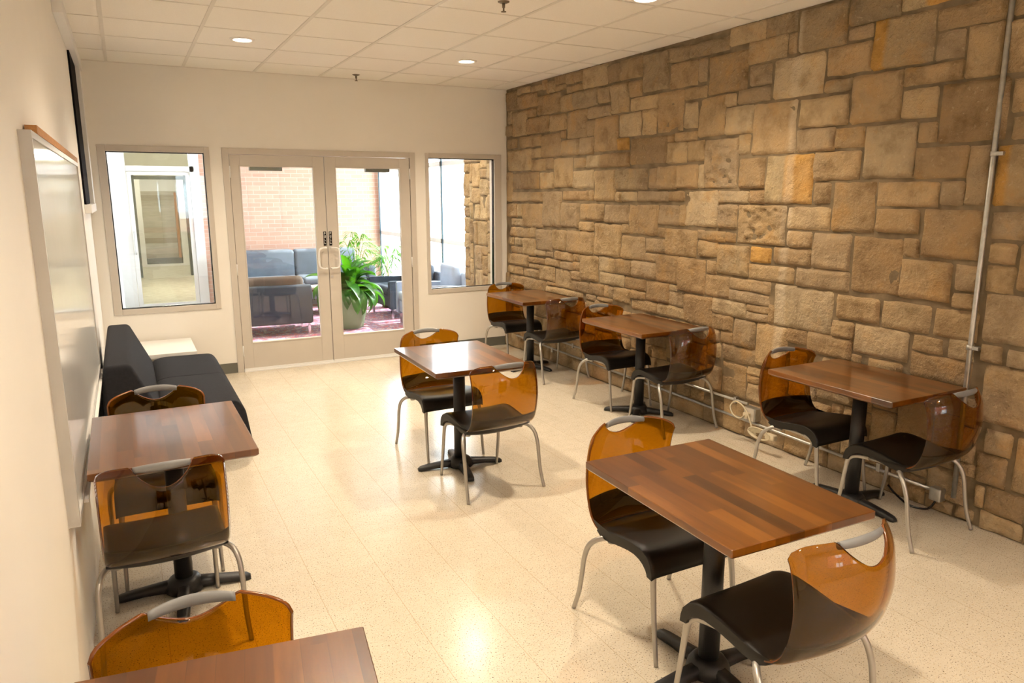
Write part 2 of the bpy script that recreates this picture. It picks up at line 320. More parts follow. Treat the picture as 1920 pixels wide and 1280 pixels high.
# traced stones of the rough wall: y0,y1,z0,z1 in mm, tint letter
STONES=('-253,-15,2637,2833;-549,-267,2783,2848;-696,-264,2631,2770;-817,-568,2778,2831;-1160,-725,2528,2718;-1259,-1061,2726,2774;-1395,-1169,2520,2677;-1550,-1275,2685,2743;-1810,-1402,2524,2679,d;-2016,-1824,2533,2665;-147,-48,2494,2635;-136,-37,2368,2486;-483,-158,2353,2614;-679,-502,2524,2612;-944,-503,2358,2522;-1276,-962,2352,2509;-1639,-1294,2260,2512;-2016,-1658,2415,2510;-1755,-1649,2261,2403;-1271,-1195,2271,2344;-2128,-1772,2114,2410;-266,-48,2236,2334;-789,-340,2229,2341;-1172,-818,2107,2330;-1506,-1198,2105,2250;-1754,-1521,2100,2253;-578,-60,1990,2213;-782,-587,2111,2204;-879,-589,1975,2091;-1034,-888,1987,2095;-1400,-1064,1803,2084;-1630,-1422,1983,2076;-1871,-1637,1976,2087;-2306,-1885,1970,2088;-160,-37,1654,1977;-344,-171,1790,1963;-748,-365,1793,1965;-1048,-768,1791,1956;-1766,-1419,1792,1956;-2116,-1791,1676,1947;-583,-172,1662,1760;-838,-603,1660,1759;-1206,-850,1410,1763;-1696,-1229,1680,1767;-1772,-1704,1682,1770;-271,-60,1489,1636;-420,-288,1495,1633;-842,-431,1391,1637;-1528,-1217,1420,1654;-1943,-1544,1498,1650;-2318,-1972,1487,1643;-421,-128,1397,1472;-1784,-1540,1397,1478;-2216,-1812,1186,1474;-568,-117,1274,1379;-685,-584,1284,1391;-1026,-700,1160,1376;-1302,-1035,1183,1384;-1790,-1324,1174,1388;-184,-72,1180,1263;-391,-207,1180,1261;-681,-413,1086,1269;-386,-129,1091,1163;-1037,-916,1103,1152;-1426,-1094,1088,1166;-1559,-1444,1098,1169;-1869,-1579,929,1167;-2044,-1882,1038,1172;-2137,-2052,1038,1166;-530,-152,959,1082;-899,-551,1012,1070;-1203,-909,1011,1081;-1429,-1222,1002,1075;-1571,-1438,1004,1085;-764,-552,956,1001;-1089,-775,847,1003;-1400,-1099,811,994;-1574,-1407,909,998;-219,-72,859,942;-405,-230,854,942;-755,-426,851,941;-2281,-1896,925,1029;-932,-84,713,839;-1092,-942,807,840;-1620,-934,735,795;-1722,-1402,803,903;-1975,-1739,804,912;-2128,-2061,807,908;-2110,-1874,760,795;-2127,-1963,2686,2840;-2453,-2140,2686,2850;-2785,-2468,2551,2842,d;-3016,-2789,2731,2840,d;-3434,-3024,2730,2827,d;-2275,-2026,2423,2666;-2450,-2289,2532,2662;-2671,-2305,2419,2524;-3121,-2811,2534,2722;-3216,-3144,2547,2716;-3622,-3244,2443,2707;-3229,-2986,2436,2518;-2978,-2676,2213,2522;-3138,-2997,2226,2415;-3428,-3160,2152,2430;-3527,-3434,2345,2430;-2453,-2161,2217,2409;-2655,-2472,2212,2413;-2295,-2136,2111,2207,o;-2801,-2320,1981,2193;-2880,-2811,2136,2190;-3144,-2897,2137,2200;-3034,-2809,1973,2132;-3234,-3054,1980,2130;-3578,-3252,1779,2124,c;-2560,-2128,1774,1949,d;-2683,-2586,1781,1945;-2925,-2693,1776,1955;-3172,-2936,1782,1955;-3243,-3183,1777,1954;-2208,-2136,1671,1753;-2425,-2218,1677,1753;-2837,-2446,1680,1757;-3029,-2850,1686,1756;-3396,-3048,1496,1759,l;-3701,-3404,1674,1758;-3600,-3419,1492,1659;-2717,-2330,1401,1650;-2975,-2721,1492,1650;-3045,-2993,1491,1653;-2320,-2225,1402,1475;-2560,-2241,1181,1378;-2820,-2572,1266,1376;-2832,-2730,1389,1469;-3192,-2837,1257,1463;-3281,-3200,1398,1469;-3503,-3293,1392,1465;-3593,-3513,1397,1461;-3423,-3218,1272,1387;-3738,-3429,1162,1373;-2718,-2572,1183,1249;-2388,-2144,1038,1170;-2711,-2397,1036,1175;-2998,-2724,1031,1252;-3305,-3008,984,1247;-3418,-3322,1152,1245;-2592,-2299,922,1024;-2895,-2600,855,1023;-2992,-2900,968,1019;-3563,-3314,982,1142;-3951,-3572,976,1054;-2751,-2400,753,841;-2587,-2386,844,914;-2377,-2134,787,915;-3087,-2762,752,847;-3080,-2899,848,968;-3395,-3094,741,969;-3734,-3407,862,974;-3940,-3750,862,914;-3616,-3409,740,861;-3625,-3504,650,738;-3839,-3642,651,849;-3853,-3535,531,650;-3785,-3542,274,517;-3917,-3795,469,523;-3929,-3806,277,408;-2883,-2687,490,570;-2897,-2702,381,482;-2987,-2902,411,597;-3765,-3441,2745,2870;-4024,-3770,2745,2870,d;-3955,-3623,2599,2745;-4031,-3974,2615,2736;-4400,-4059,2604,2855,d;-4733,-4413,2694,2849,d;-4572,-4415,2614,2686;-4577,-4278,2430,2596;-3841,-3654,2452,2583;-3833,-3550,2349,2441;-4257,-3871,2345,2591,l;-4468,-4281,2339,2406;-3697,-3438,2147,2336;-4072,-3705,1997,2331;-4452,-4100,2144,2317;-4374,-4089,1996,2134;-4583,-4381,2005,2123;-4791,-4475,2142,2406;-3683,-3584,2006,2140;-3833,-3606,1777,1977;-4233'
',-3852,1674,1983,o;-4569,-4243,1818,1987;-4377,-4255,1677,1802;-4691,-4403,1512,1806;-3847,-3709,1674,1761;-4036,-3615,1399,1659,c;-4389,-4056,1511,1654;-4261,-4074,1396,1497;-4552,-4283,1276,1494;-4890,-4577,1162,1485;-3940,-3755,1271,1375,o;-4268,-3966,1278,1385;-4140,-3745,1152,1257;-4561,-4162,1147,1268;-3952,-3568,1062,1144;-4464,-4002,861,1137,l;-4780,-4495,982,1127;-4622,-4473,863,964;-4981,-4634,792,967;-3940,-3747,922,967;-3994,-3951,862,990;-4123,-3861,553,853;-4278,-4126,763,856;-4621,-4298,728,861;-3906,-3792,409,461;-4684,-4397,450,562;-4392,-4351,421,521;-4902,-4598,1826,2118;-5084,-4741,2710,2776,o;-4948,-4588,2427,2690,q;-5298,-4957,2568,2676;-5115,-4964,2420,2560;-5301,-5131,2310,2562;-5469,-5330,2314,2549;-5123,-4795,2313,2408;-5000,-4805,2140,2294;-5362,-5027,1998,2293;-5015,-4912,2006,2114;-5553,-5381,2120,2281;-5573,-5398,1993,2103;-5499,-5338,2569,2653;-5197,-4909,1816,1981;-5064,-4699,1666,1799;-5197,-5077,1677,1799;-5324,-5205,1679,1976;-5602,-5348,1676,1965,q;-4964,-4708,1519,1651;-5324,-5002,1398,1651;-4981,-4896,1393,1489;-5633,-5356,1514,1646;-5488,-5367,1392,1491;-5660,-5514,1268,1494;-5180,-4891,1161,1375;-5333,-5205,1236,1371;-5501,-5359,1242,1382;-5336,-5210,1143,1218;-5094,-4802,975,1131;-5350,-5120,976,1128;-5181,-5012,874,963;-5348,-5215,868,974;-5347,-5009,730,865;-5693,-5379,993,1239;-5488,-5385,885,976;-5665,-5519,881,968;-5742,-5418,574,876;-5586,-5464,414,539;-5748,-5616,255,540;-5580,-5432,245,406;-5686,-5496,100,237;-5425,-5335,254,321;-5388,-5183,82,250;-5693,-5487,0,92;-5447,-5357,12,74;-5486,-5449,104,225')
# ---------------- room shell ----------------
struct('floor',MB().box(0,6.0,YF,.12,-.06,0),m_floor)
# ceiling with T-bar grid
mb=MB().box(.0,4.6,YF,.12,H,H+.08)
x=.5134-.6096*1
while x<4.4:
    if x>XL: mb.box(x-.012,x+.012,YF,0,H-.004,H+.001,1)
    x+=.6096
y=-.5686+.624*0
while y>YF:
    mb.box(XL,XR,y-.006,y+.006,H-.003,H+.001,1); y-=.624
mb.box(XL,XR,-.012,0,H-.006,H+.001,1)
struct('ceiling',mb,[m_ceil,m_grid])
# back wall with three openings
DL,DR,ZT=1.3931,3.3106,2.1705
W1=(.3667,1.2854,.653); W2=(3.4257,4.3325,.662)
mb=MB()
for a,b,z0,z1 in ((0,W1[0],0,H),(W1[0],W1[1],0,W1[2]),(W1[1],DL,0,ZT),(DR,W2[0],0,ZT),(W2[0],W2[1],0,W2[2]),(W2[1],4.7,0,H)):
    mb.box(a,b,0,.12,z0,z1)
mb.box(W1[0],W2[1],0,.12,ZT,H)
struct('wall_back',mb,m_wall)
mb=MB().box(.1,XL,YF,0,0,H); struct('wall_left',mb,m_wall)
# wall behind the camera with a wide window
mb=MB(); wx0,wx1,wz0,wz1=1.5,3.7,.9,2.2
mb.box(0,wx0,YF-.12,YF,0,H).box(wx1,4.7,YF-.12,YF,0,H).box(wx0,wx1,YF-.12,YF,0,wz0).box(wx0,wx1,YF-.12,YF,wz1,H)
struct('wall_front',mb,m_wall)
def window(name,x0,x1,z0,z1,gx0,gx1,gz0,gz1,y0,y1,mull=()):
    mb=MB(); mb.box(x0,gx0,y0,y1,z0,z1).box(gx1,x1,y0,y1,z0,z1).box(gx0,gx1,y0,y1,z0,gz0).box(gx0,gx1,y0,y1,gz1,z1)
    for mx in mull: mb.box(mx-.02,mx+.02,y0,y1,gz0,gz1)
    o=struct(name,mb,m_frame); bevel(o,.003)
    ym=(y0+y1)/2
    g=MB().box(gx0,gx1,ym-.003,ym+.003,gz0,gz1).build('pane',m_glass,o)
    e=.009; MB().box(gx0,gx0+e,y0+.025,ym-.003,gz0,gz1).box(gx1-e,gx1,y0+.025,ym-.003,gz0,gz1).box(gx0,gx1,y0+.025,ym-.003,gz0,gz0+e).box(gx0,gx1,y0+.025,ym-.003,gz1-e,gz1).build('gasket',m_black,o)
    return o
window('window_1',W1[0],W1[1],W1[2],ZT,.433,1.238,.703,2.117,-.012,.12)
window('window_2',W2[0],W2[1],W2[2],ZT,3.466,4.250,.708,2.120,-.012,.12)
window('window_3',wx0,wx1,wz0,wz1,wx0+.05,wx1-.05,wz0+.05,wz1-.05,YF-.12,YF+.01,(2.22,2.98))
# double door: frame, two leaves
mb=MB().box(DL,1.452,-.012,.12,0,ZT).box(3.252,DR,-.012,.12,0,ZT).box(1.452,3.252,-.012,.12,2.114,ZT)
o=struct('trim_1',mb,m_frame); bevel(o,.002)
mb=MB().box(1.452,3.252,-.035,.12,-.002,.012); struct('trim_2',mb,m_alup)  # threshold, white to stand in for light leaking under the doors
def door_leaf(name,x0,x1,gx0,gx1,side):
    y0,y1=.0,.045; z0,z1=.022,2.110
    mb=MB().box(x0,gx0,y0,y1,z0,z1).box(gx1,x1,y0,y1,z0,z1).box(gx0,gx1,y0,y1,z0,.29).box(gx0,gx1,y0,y1,2.0,z1)
    b=.012
    mb.box(gx0-b,gx0,y0-.005,y0,.29-b,2.0+b).box(gx1,gx1+b,y0-.005,y0,.29-b,2.0+b).box(gx0,gx1,y0-.005,y0,.29-b,.29).box(gx0,gx1,y0-.005,y0,2.0,2.0+b)
    o=struct(name,mb,m_frame); bevel(o,.002)
    MB().box(gx0,gx1,.019,.025,.29,2.0).build('pane',m_glass,o)
    MB().box(x0+.002,x1-.002,-.012,-.001,.012,.032).build('door_sweep',m_paper,o)  # white strip painted in place of the light leaking under the leaf
    hx=x0 if side<0 else x1
    for hz in (.21,1.02,1.95): MB().tube([(hx,-.008,hz-.055),(hx,-.008,hz+.055)],.007).build('hinge',m_alup,o)
    # pull handle
    ex=x1-.022 if side<0 else x0+.022; d=-1 if side<0 else 1
    pts=spline([(ex,-.002,1.205),(ex,-.03,1.205),(ex+d*.012,-.042,1.205),(ex+d*.055,-.045,1.200),(ex+d*.075,-.045,1.175),(ex+d*.078,-.045,1.10),(ex+d*.075,-.045,1.025),(ex+d*.055,-.045,1.0),(ex+d*.012,-.042,.995),(ex,-.03,.995),(ex,-.002,.995)],5)
    MB().tube(pts,.0085,n=10).build('door_handle',m_alup,o)
    # closer on the far side
    cx0,cx1=(gx0+.09,gx0+.40) if side<0 else (gx1-.35,gx1-.09)
    MB().rbox(cx0,cx1,.046,.10,1.965,2.03,.006).build('door_closer',M('grey_closer_'+name,(.22,.23,.2),.4),o)
    # PULL plate, letters built as strokes
    px=x1-.024 if side<0 else x0+.026
    pl=MB().box(px-.015,px+.015,-.003,0,1.225,1.368).build('pull_sign',m_black,o)
    mb=MB(); hw=.0075; st=.0032
    def seg(x0_,x1_,za,zb): mb.box(px+min(x0_,x1_),px+max(x0_,x1_),-.0045,-.0028,min(za,zb),max(za,zb))
    tops=[1.362,1.331,1.300,1.269]
    for ch,zt in zip('PULL',tops):
        zb=zt-.024
        seg(-hw,-hw+st,zb,zt)
        if ch=='P': seg(-hw,hw,zt-st,zt); seg(-hw,hw,zt-.012-st,zt-.012); seg(hw-st,hw,zt-.012-st,zt)
        if ch=='U': seg(hw-st,hw,zb,zt); seg(-hw,hw,zb,zb+st)
        if ch=='L': seg(-hw,hw,zb,zb+st)
    mb.build('lettering',m_paper,pl)
    if side>0: MB().tube([(ex+.002,-.006,.908),(ex+.002,.0,.908)],.014,n=20).build('lock_cylinder',m_alu,o)
    return o
door_leaf('door_1',1.456,2.345,1.551,2.235,-1)
door_leaf('door_2',2.352,3.248,2.466,3.139,1)
struct('baseboard_back',MB().box(XL,DL-.002,-.006,0,0,.102).box(DR+.002,XR-.02,-.006,0,0,.102),m_base)
# left wall window: dark glass, casing in the corner
mb=MB().box(XL,XL+.055,-2.3,0,2.775,H).box(XL,XL+.045,-.26,0,1.665,2.775).box(XL,XL+.05,-1.1,0,1.60,1.665)
o=struct('trim_3',mb,m_white); bevel(o,.003)
o=struct('window_4',MB().box(XL-.01,XL+.014,-1.03,-.26,1.665,2.775),m_blackmat)

# ---------------- stone wall ----------------
def stone_wall():
    mb=MB(); cols=[]
    rects=[]
    for s in STONES.split(';'):
        q=s.split(','); rects.append([int(v)/1000 for v in q[:4]]+[q[4] if len(q)>4 else ''])
    cs=.02; Y0,Y1=YF,1.17; ny=int((Y1-Y0)/cs); nz=int(H/cs)+1
    occ=[[0]*ny for _ in range(nz)]
    def mark(y0,y1,z0,z1):
        for j in range(max(0,round((z0-.008)/cs)),min(nz,round((z1+.008)/cs))):
            row=occ[j]
            for i in range(max(0,round((y0-.008-Y0)/cs)),min(ny,round((y1+.008-Y0)/cs))): row[i]=1
    for r in rects: mark(*r[:4])
    mark(-.0,.12,0,H)
    rr=random.Random(11)
    for j in range(nz):
        for i in range(ny):
            if occ[j][i]: continue
            wy=rr.choice((8,11,14,18,22)); hz=rr.choice((6,8,10,12,15))
            a=0
            while a<wy and i+a<ny and not occ[j][i+a]: a+=1
            b=1; ok=True
            while b<hz and j+b<nz and ok:
                for k in range(a):
                    if occ[j+b][i+k]: ok=False;break
                if ok:b+=1
            for jj in range(b):
                for k in range(a): occ[j+jj][i+k]=1
            y0=Y0+i*cs+.006;y1=Y0+(i+a)*cs-.006;z0=j*cs+.005;z1=min(H,(j+b)*cs)-.005
            if y1-y0>.05 and z1-z0>.05: rects.append([y0,y1,z0,z1,''])
    P=[(.40,.285,.155),(.36,.25,.135),(.44,.325,.185),(.33,.225,.12),(.45,.345,.21),(.39,.275,.15),(.36,.265,.16)]
    for (y0,y1,z0,z1,c) in rects:
        y0-=.007;y1+=.007;z0-=.005;z1+=.005
        wy,wz=y1-y0,z1-z0
        if wy<.02 or wz<.02: continue
        m=max(4,min(16,int(wy/.026)))+2; n=max(4,min(16,int(wz/.026)))+2
        if c=='c': m=n=26
        seed=Vector((rr.uniform(0,99),rr.uniform(0,99),rr.uniform(0,99)))
        tiltY=rr.uniform(-.35,.35); tiltZ=rr.uniform(-.3,.3); hm=rr.uniform(.012,.026); fac=rr.uniform(.3,1.4)
        col=list(rr.choice(P)); k=rr.uniform(.88,1.1)
        if c=='o': col=[.52,.30,.09]
        if c=='q': col=[.37,.27,.15]
        if c=='d': col=[.30,.225,.135]; 
        if c=='l': col=[.48,.375,.235]
        col=[v*k*1.02 for v in col]
        b=len(mb.v)
        for jj in range(n+1):
            for ii in range(m+1):
                u=ii/m; v=jj/n
                # denser at borders
                uu=.5-.5*math.cos(math.pi*u)*(.35)-.5*(1-2*u)*.65; vv=.5-.5*math.cos(math.pi*v)*.35-.5*(1-2*v)*.65
                py=y0+wy*uu; pz=z0+wz*vv
                d=min(py-y0,y1-py,pz-z0,z1-pz)
                du=min(py-y0,y1-py); dv=min(pz-z0,z1-pz)
                cr=.022
                if du<cr and dv<cr: d=min(d,max(0,cr-math.hypot(cr-du,cr-dv)))
                e=min(1,d/.013); hh=hm*math.sqrt(max(0,1-(1-e)**2))
                q=Vector((0,py*1.0,pz))+seed
                nz_=noise.fractal(q*9,.8,2.2,4); big=noise.noise(q*3.5)
                amp=.0085
                if c=='c':
                    f=noise.turbulence(q*16,2,False)
                    rc=1 if (abs(uu-.5)<.36 and abs(vv-.5)<.40) else .0
                    nz_+=f*4.2*rc
                hh+= e*(.016*(.5-abs(noise.noise(q*7+Vector((3,3,3)))))*fac+nz_*amp+big*.011+tiltY*(uu-.5)*min(wy,.3)*.12+tiltZ*(vv-.5)*min(wz,.3)*.12)
                jx=noise.noise(Vector((5,py*11,pz*11)))*.007*(1-e); jz=noise.noise(Vector((9,py*11,pz*11+3)))*.007*(1-e)
                mb.v.append((XR-max(0,hh)-(0 if e>0 else -.002),py+jx,min(H+.005,max(.0,pz+jz))))
                cc=col
                if c=='o' and wy>.25: cc=col if u<.55+.06*noise.noise(q*8) else [.40*k,.31*k,.18*k]
                if c=='q' and wy>.25 and u>.72+.05*noise.noise(q*8): cc=[.46*k,.26*k,.07*k]
                cols.append(cc)
        for jj in range(n):
            for ii in range(m):
                a=b+jj*(m+1)+ii; mb.f.append([a,a+m+1,a+m+2,a+1]); mb.m.append(0); mb.sm.append(True)
    nst=len(mb.v)
    # mortar slab with rough face
    b=len(mb.v); NY=260; NZ=70
    for j in range(NZ+1):
        for i in range(NY+1):
            py=YF+(Y1-YF)*i/NY; pz=(H+.01)*j/NZ
            mb.v.append((XR-.004+noise.noise(Vector((1,py*9,pz*9)))*.006,py,pz))
    for j in range(NZ):
        for i in range(NY):
            a=b+j*(NY+1)+i; mb.f.append([a,a+NY+1,a+NY+2,a+1]); mb.m.append(1); mb.sm.append(True)
    mb.box(XR+.01,XR+.35,YF,Y1,0,H,1)
    mb.box(XR-.002,XR+.01,Y1-.02,Y1,0,H,1)
    o=struct('wall_right',mb,[m_stone,m_mortar])
    at=o.data.color_attributes.new('Col','FLOAT_COLOR','POINT')
    buf=[]
    for i in range(len(mb.v)): buf+= [*(cols[i] if i<nst else (.3,.24,.17)),1]
    at.data.foreach_set('color',buf)
    return o
stone_wall()

# ---------------- lobby beyond ----------------
struct('floor_lobby',MB().box(.3,4.62,.12,YB,-.06,0),M('pale_lobby_floor',(.55,.52,.47),.4,var=.05))
struct('floor_corridor',MB().box(-.3,3.4,YB,13.4,-.06,0),m_carpet)
struct('ceiling_lobby',MB().box(.3,4.7,.12,YB+.2,2.95,3.0),m_white)
struct('wall_lobby_left',MB().box(.30,.42,.12,YB,0,2.95),m_white)
mb=MB().box(1.62,4.62,YB,YB+.15,0,2.95).box(.545,1.62,YB,YB+.15,2.62,2.95); struct('wall_brick',mb,m_brick)
# curtain wall on the right of the lobby
mb=MB(); cx0,cx1=4.47,4.53
for y in (1.16,2.09,3.45,4.93): mb.box(cx0,cx1,y,y+.07,0,2.95)
for z in (0,1.06,2.12,2.88): mb.box(cx0,cx1,1.16,5,z,z+.065)
o=struct('window_5',mb,m_alup)
MB().box(4.497,4.503,1.2,5,.05,2.9).build('pane',m_glass,o)
MB().box(4.455,4.47,2.075,2.09,0,2.9).box(4.455,4.47,4.915,4.93,0,2.9).build('gasket',M('blue_grey_gasket',(.03,.09,.13),.4),o)
mb=MB().box(-14,20,-19,-18,-.2,11)
for i in range(7):
    for zz in (1.0,4.4,7.8): mb.box(-10+i*3.9,-8.6+i*3.9,-18.03,-17.99,zz,zz+1.9,1)
struct('wall_facade_opposite',mb,[m_brickout,m_dkglass])
struct('ground_front',MB().box(-14,20,-18,YF-.12,-.2,-.12),m_concrete)
struct('ground',MB().box(4.78,30,YF-.12,25,-.2,-.12),m_concrete)
# vestibule door set in the brick plane
struct('wall_lobby_pier',MB().box(.42,.545,YB-.02,YB+.15,0,2.95),m_white)
mb=MB()
y0,y1=YB-.02,YB+.10
mb.box(.545,.605,y0,y1,0,2.62).box(.60,1.54,y0,y1,2.085,2.165).box(1.48,1.62,y0,y1,0,2.62).box(.605,1.48,y0,y1,2.52,2.62)
o=struct('trim_4',mb,m_alup); MB().box(.605,1.48,YB+.03,YB+.036,2.165,2.52).build('pane',m_glass,o)
# glass door leaf
mb=MB().box(.61,.67,YB,YB+.045,.02,2.08).box(1.42,1.475,YB,YB+.045,.02,2.08).box(.67,1.42,YB,YB+.045,.02,.08).box(.67,1.42,YB,YB+.045,2.03,2.08)
o=struct('door_3',mb,m_alup); MB().box(.67,1.42,YB+.02,YB+.026,.08,2.03).build('pane',m_glass,o)
MB().tube(spline([(.64,YB-.002,1.18),(.64,YB-.05,1.17),(.64,YB-.05,1.0),(.64,YB-.05,.87),(.64,YB-.002,.86)],4),.012).build('door_handle',m_alu,o)
# corridor
struct('wall_corridor_left',MB().box(.28,.40,YB+.15,13.4,0,2.6),m_cream)
struct('wall_corridor_right',MB().box(2.4,2.5,YB+.15,13.4,0,2.6),m_cream)
struct('ceiling_corridor',MB().box(.28,2.5,YB+.15,13.4,2.6,2.66),m_white)
struct('wall_corridor_cross',MB().box(.40,.70,10,10.12,0,2.6).box(1.84,2.4,10,10.12,0,2.6).box(.70,1.84,10,10.12,2.13,2.6),m_cream)
struct('trim_5',MB().box(.70,.77,9.96,10.14,0,2.2).box(1.72,1.84,9.96,10.14,0,2.2).box(.77,1.72,9.96,10.14,2.06,2.13),m_dgreen)
struct('baseboard_corridor',MB().box(1.84,2.4,9.97,10,0,.16).box(2.385,2.4,YB+.2,9.97,0,.16),m_dgreen)
mb=MB().box(.78,.92,12.6,12.7,0,2.35).box(1.74,1.9,12.6,12.7,0,2.35).box(.92,1.74,12.6,12.7,0,.05).box(.4,2.4,12.6,12.7,2.35,2.6)
struct('trim_6',mb,m_alup)
struct('wall_end',MB().box(.4,2.5,13.2,13.3,.16,1.83),m_plank)
struct('trim_7',MB().box(.4,2.5,13.15,13.3,0,.16),m_dgreen)
struct('trim_8',MB().box(1.68,1.74,13.1,13.19,.16,1.8),m_cork)
struct('wall_end_upper',MB().box(.4,2.5,13.2,13.3,1.83,2.6),m_white)
for (x,y) in ((1.2,7.2),(1.2,11.4)):
    t=thing('ceiling_light','round flush ceiling light in the corridor '+('nearer the glass door' if y<8 else 'beyond the dark door frame'),'ceiling light',(x,y,2.6),group='corridor lights')
    MB().lathe([(.0,-.05),(.12,-.045),(.17,-.03),(.18,0)]).build('diffuser',emis('corridor_lens_%d'%y,(1,.95,.85),6),t)
    l=bpy.data.lights.new('corridor_lamp','POINT'); l.energy=60*(1 if y<8 else .45); l.color=(1,.93,.78); l.shadow_soft_size=.15
    o=bpy.data.objects.new('corridor_lamp',l); C.objects.link(o); o.parent=t; o.location=(0,0,-.12)

# ---------------- chair ----------------
HW=.2135
SIDE=[(-.186,.775),(-.206,.755),(-.224,.72),(-.238,.66),(-.244,.60),(-.240,.54),(-.229,.485),(-.210,.440),(-.180,.411),(-.145,.398),(-.116,.394)]
SAG=[.098,.098,.096,.088,.078,.066,.054,.040,.028,.018,.012]
def prof(s):   # s in 0..1 -> side y, z, sag, resampled spline
    n=len(SIDE)-1; f=min(max(s,0),1)*n; i=min(int(f),n-1); t=f-i
    def cr(a,b,c,d): return .5*((2*b)+(c-a)*t+(2*a-5*b+4*c-d)*t*t+(-a+3*b-3*c+d)*t**3)
    P=lambda k,j:(SIDE[min(max(k,0),n)]+(SAG[min(max(k,0),n)],))[j]
    return tuple(cr(P(i-1,j),P(i,j),P(i+1,j),P(i+2,j)) for j in range(3))
def shell_pt(x,s,zoff=0.0,out=0.0):
    y,z,g=prof(s); k=1-(abs(x)/HW)**2
    yy=y-g*k; flare=max(0,(abs(x)-(HW-.02))/.02); yy+=.016*flare*flare
    zz=z+.030*k*max(0,1-s/.25)
    # outward direction (back/down)
    y2,z2,_=prof(min(1,s+.02)); y1,z1,_=prof(max(0,s-.02)); d=Vector((0,y2-y1,z2-z1)).normalized(); nrm=Vector((0,d.z,-d.y))
    return Vector((x,yy,zz))+nrm*out
def make_chair(label):
    t=thing('cafe_chair',label,'chair')
    # amber backrest
    xs=[]; NX=56
    for i in range(NX+1): xs.append(-HW+2*HW*i/NX)
    NR=30; SB=.86
    vs=[];fs=[]
    def s_top(x):
        a=abs(x); s=0
        # rounded corner in arc length units (approx total length .47)
        r=.062
        if a>HW-r: s=(r-math.sqrt(max(0,r*r-(a-(HW-r))**2)))/.47
        nh=.101
        if a<nh: s=max(s,(.094*(1-(a/nh)**2)**.62)/.47)
        return s
    for i,x in enumerate(xs):
        st=s_top(x)
        for j in range(NR+1):
            s=st+(SB-st)*(j/NR)
            vs.append(shell_pt(x,s))
    for i in range(NX):
        for j in range(NR):
            a=i*(NR+1)+j; fs.append((a,a+NR+1,a+NR+2,a+1))
    mb=MB().add(vs,fs,0,True)
    back=mb.build('backrest',[m_amber,m_ambere],t)
    so_=back.modifiers.new('solid','SOLIDIFY'); so_.thickness=.009; so_.offset=0; so_.material_offset_rim=1
    # handle: flattened bar along the top edge
    loops=[]
    N=18
    for i in range(N+1):
        x=-.095+.190*i/N; p=shell_pt(x,0); e=.0
        hh=.0155*(1-.25*abs(x/.094)**3); 
        loops.append([tuple(p+Vector((0,math.cos(a)*.0085,math.sin(a)*hh-.0135))) for a in [2*math.pi*k/14 for k in range(14)]])
    MB().loft(loops).build('handle',m_handle,back)
    # seat: top skin, bottom skin, rear lip
    TOP=[(-.150,.402),(-.117,.409),(-.06,.420),(-.017,.428),(.04,.437),(.087,.442),(.125,.441),(.154,.434),(.178,.421),(.196,.400),(.205,.372),(.208,.345)]
    BOT=[(-.150,.388),(-.119,.370),(-.06,.374),(-.02,.383),(.02,.390),(.06,.396),(.10,.397),(.130,.391),(.153,.380),(.170,.364),(.177,.352),(.179,.343)]
    loopset=[]
    NXs=24
    for i in range(NXs+1):
        x=-HW+2*HW*i/NXs; k=1-(x/HW)**2; L=[]
        # rear lip outer (behind amber) from s=.5 down
        lo=[shell_pt(x,s,out=.002) for s in [ .60+.0325*q for q in range(9)]]
        li=[shell_pt(x,s,out=-.002) for s in [ .60+.0325*q for q in range(9)]]
        dz=-.016*k
        edge=max(0,(abs(x)-(HW-.016))/.016); lift=-.006*edge
        top=[Vector((x,y-.012*k*(1 if y<-.1 else 0),z+dz*min(1,(.2-y)/.1)+lift)) for y,z in TOP]
        under=.018*(1-min(1,max(0,(abs(x)-(HW-.05))/.03)))
        bot=[Vector((x,y-.012*k*(1 if y<-.1 else 0),z+dz*min(1,(.2-y)/.1)+under*(1 if -.1<y<.17 else 0))) for y,z in BOT]
        L=li+top+bot[::-1]+lo[::-1]
        loopset.append([tuple(p) for p in L])
    mb=MB().loft(loopset,0,True); seat=mb.build('seat',m_seat,t)
    # legs
    def leg_front(sx):
        pts=spline([(sx*.168,.085,.372),(sx*.180,.150,.366),(sx*.190,.186,.345),(sx*.194,.196,.30),(sx*.197,.214,.15),(sx*.200,.238,.002)],5)
        n=len(pts); rs=[.0125 if i<n*.45 else .0125-.0045*((i-n*.45)/(n*.55)) for i in range(n)]
        return MB().tube(pts,rs,n=12)
    def leg_rear(sx):
        pts=spline([(sx*.150,-.085,.372),(sx*.185,-.095,.373),(sx*.222,-.125,.362),(sx*.243,-.160,.325),(sx*.249,-.185,.26),(sx*.250,-.198,.18),(sx*.252,-.216,.09),(sx*.257,-.246,.002)],5)
        n=len(pts); rs=[.0125-.003*i/n for i in range(n)]
        return MB().tube(pts,rs,n=12)
    for sx in (-1,1):
        leg_front(sx).build('leg',m_leg,t)
        leg_rear(sx).build('leg',m_leg,t)
    fr=MB()
    fr.tube([(-.15,-.085,.372),(.15,-.085,.372)],.011,n=10)
    for sx in (-1,1):
        fr.tube([(sx*.168,-.085,.372),(sx*.168,.085,.372)],.010,n=10)
        fr.tube([(sx*.178,-.093,.352),(sx*.178,-.093,.388)],.017,n=12)
    fr.build('under_frame',m_leg,t)
    return t
PI=math.pi
